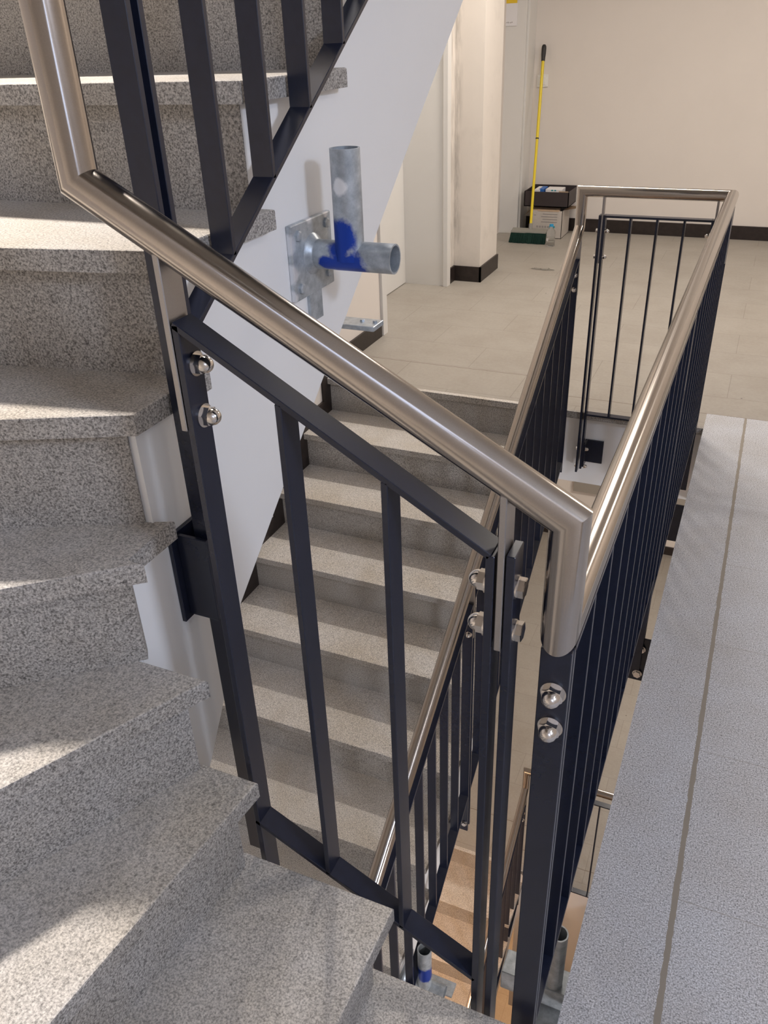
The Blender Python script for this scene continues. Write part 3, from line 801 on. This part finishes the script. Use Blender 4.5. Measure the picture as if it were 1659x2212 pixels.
pw = thing('plastic_wrap', 'crumpled clear plastic wrap lying on the beige floor by the pier', 'plastic wrap', (-1.25, 5.08, 0))
bm = B(); g = [[None]*7 for _ in range(17)]; rnd = random.Random(11)
for i in range(17):
    for j in range(7):
        s = i/16; wv = .030*(1-abs(s-.55)*1.2)
        g[i][j] = bm.verts.new((-1.335+.165*s, 5.085+(j-3)/3*wv+rnd.uniform(-.003, .003), .0015+abs(rnd.gauss(0, .004))*(1 if 0 < j < 6 else .15)))
for i in range(16):
    for j in range(6): bm.faces.new((g[i][j], g[i+1][j], g[i+1][j+1], g[i][j+1]))
link('crumpled_film', bm, 'pet', pw)

ws = thing('wall_socket', 'cream light switch on the back wall behind the broom pole', 'light switch', (-1.65, 6.38, 1.11))
bm = B(); box(bm, -1.697, -1.612, 6.380, 6.390, 1.070, 1.155, .002); cf = link('cover_frame', bm, 'socket', ws)
bm = B(); box(bm, -1.683, -1.626, 6.376, 6.381, 1.084, 1.141, .0015); link('rocker', bm, 'socket', cf)

# ------------------------------------------------------------------ lights
def area(name, loc, target, sx, sy, power, col):
    l = bpy.data.lights.new(name, 'AREA'); l.shape = 'RECTANGLE'; l.size = sx; l.size_y = sy; l.energy = power; l.color = col
    o = bpy.data.objects.new(name, l); COL.objects.link(o); o.location = loc
    d = Vector(target)-Vector(loc); o.rotation_euler = d.to_track_quat('-Z', 'Y').to_euler()
    return o
COOL = (.66, .77, 1.0); WARM = (1.0, .915, .83); ORANGE = (1.0, .60, .33)
area('high_window_right', (2.57, -.95, 2.52), (-.3, .3, .1), .45, .45, 62, COOL)
area('lower_fill_right', (2.57, -.95, 2.35-ST), (-.6, 1.4, -1.2), .45, .45, 60, (.90, .92, 1.0))  # unseen fill added to brighten the lower risers, no known window
area('ceiling_lamp_near', (1.70, -.20, 2.86), (1.70, -.20, 0), .10, .9, 5, (1, .93, .86))
area('cool_fill_behind', (1.0, -1.66, 1.75), (.3, 0, .8),   .8, 1.1, 5.5, (.50, .66, 1.0))  # added bluish fill behind the camera, standing in for daylight
area('ceiling_tube_far', (-.75, 4.1, 2.86), (-.75, 3.2, 0), .9, .10, 58, WARM)
area('ceiling_tube_hall', (1.7, 4.6, 2.86), (1.7, 4.6, 0), .10, .9, 36, WARM)
area('upstairs_spotlight', (-1.52, 2.45, 5.3), (-1.50, -.40, .8), .42, .30, 30, WARM).data.spread = math.radians(36)
area('upstairs_lamp_near', (.9, -.6, 6.2), (.2, -.3, 0), .6, .6, 6, (.95, .93, .95))
area('lower_hall_lamp', (.3, 4.8, -.45), (.3, 4.8, -3), .9, .5, 48, WARM)
area('lower_stair_fill', (.5, .3, -.45), (-.4, .9, -1.4), .3, .3, 7, (.95, .93, .95))  # added fill, hidden under the slab, lights the lower flight side and brackets
area('basement_lamp', (-.4, 4.2, -3.75), (-.6, 3.6, -6), .9, .5, 60, ORANGE)
area('basement_stair_lamp', (-1.3, 1.0, -2.25), (-1.0, 1.6, -5), .4, .4, 28, ORANGE)

w = bpy.data.worlds.new('world'); SC.world = w; w.use_nodes = True
w.node_tree.nodes['Background'].inputs[0].default_value = (.9, .88, .86, 1); w.node_tree.nodes['Background'].inputs[1].default_value = .3

# ------------------------------------------------------------------ camera
pan, tilt, roll = -0.4340373965747239, -0.5319326665943847, -0.04034544288690503
F = Vector((math.sin(pan)*math.cos(tilt), math.cos(pan)*math.cos(tilt), math.sin(tilt)))
R0 = Vector((math.cos(pan), -math.sin(pan), 0)); U0 = R0.cross(F)
R = R0*math.cos(roll) + U0*math.sin(roll); U = -R0*math.sin(roll) + U0*math.cos(roll)
cd = bpy.data.cameras.new('camera'); cam = bpy.data.objects.new('camera', cd); COL.objects.link(cam)
cam.matrix_world = Matrix(((R.x, U.x, -F.x, .12661666), (R.y, U.y, -F.y, -.71981570), (R.z, U.z, -F.z, 1.50602386), (0, 0, 0, 1)))
cd.sensor_fit = 'VERTICAL'; cd.sensor_height = 36; cd.lens = 1772.8853*36/2212; cd.clip_start = .02; cd.clip_end = 60
SC.camera = cam
SC.view_settings.view_transform = 'Standard'; SC.view_settings.look = 'None'
SC.view_settings.gamma = 1; SC.view_settings.use_curve_mapping = False
SC.view_settings.exposure = 0.0
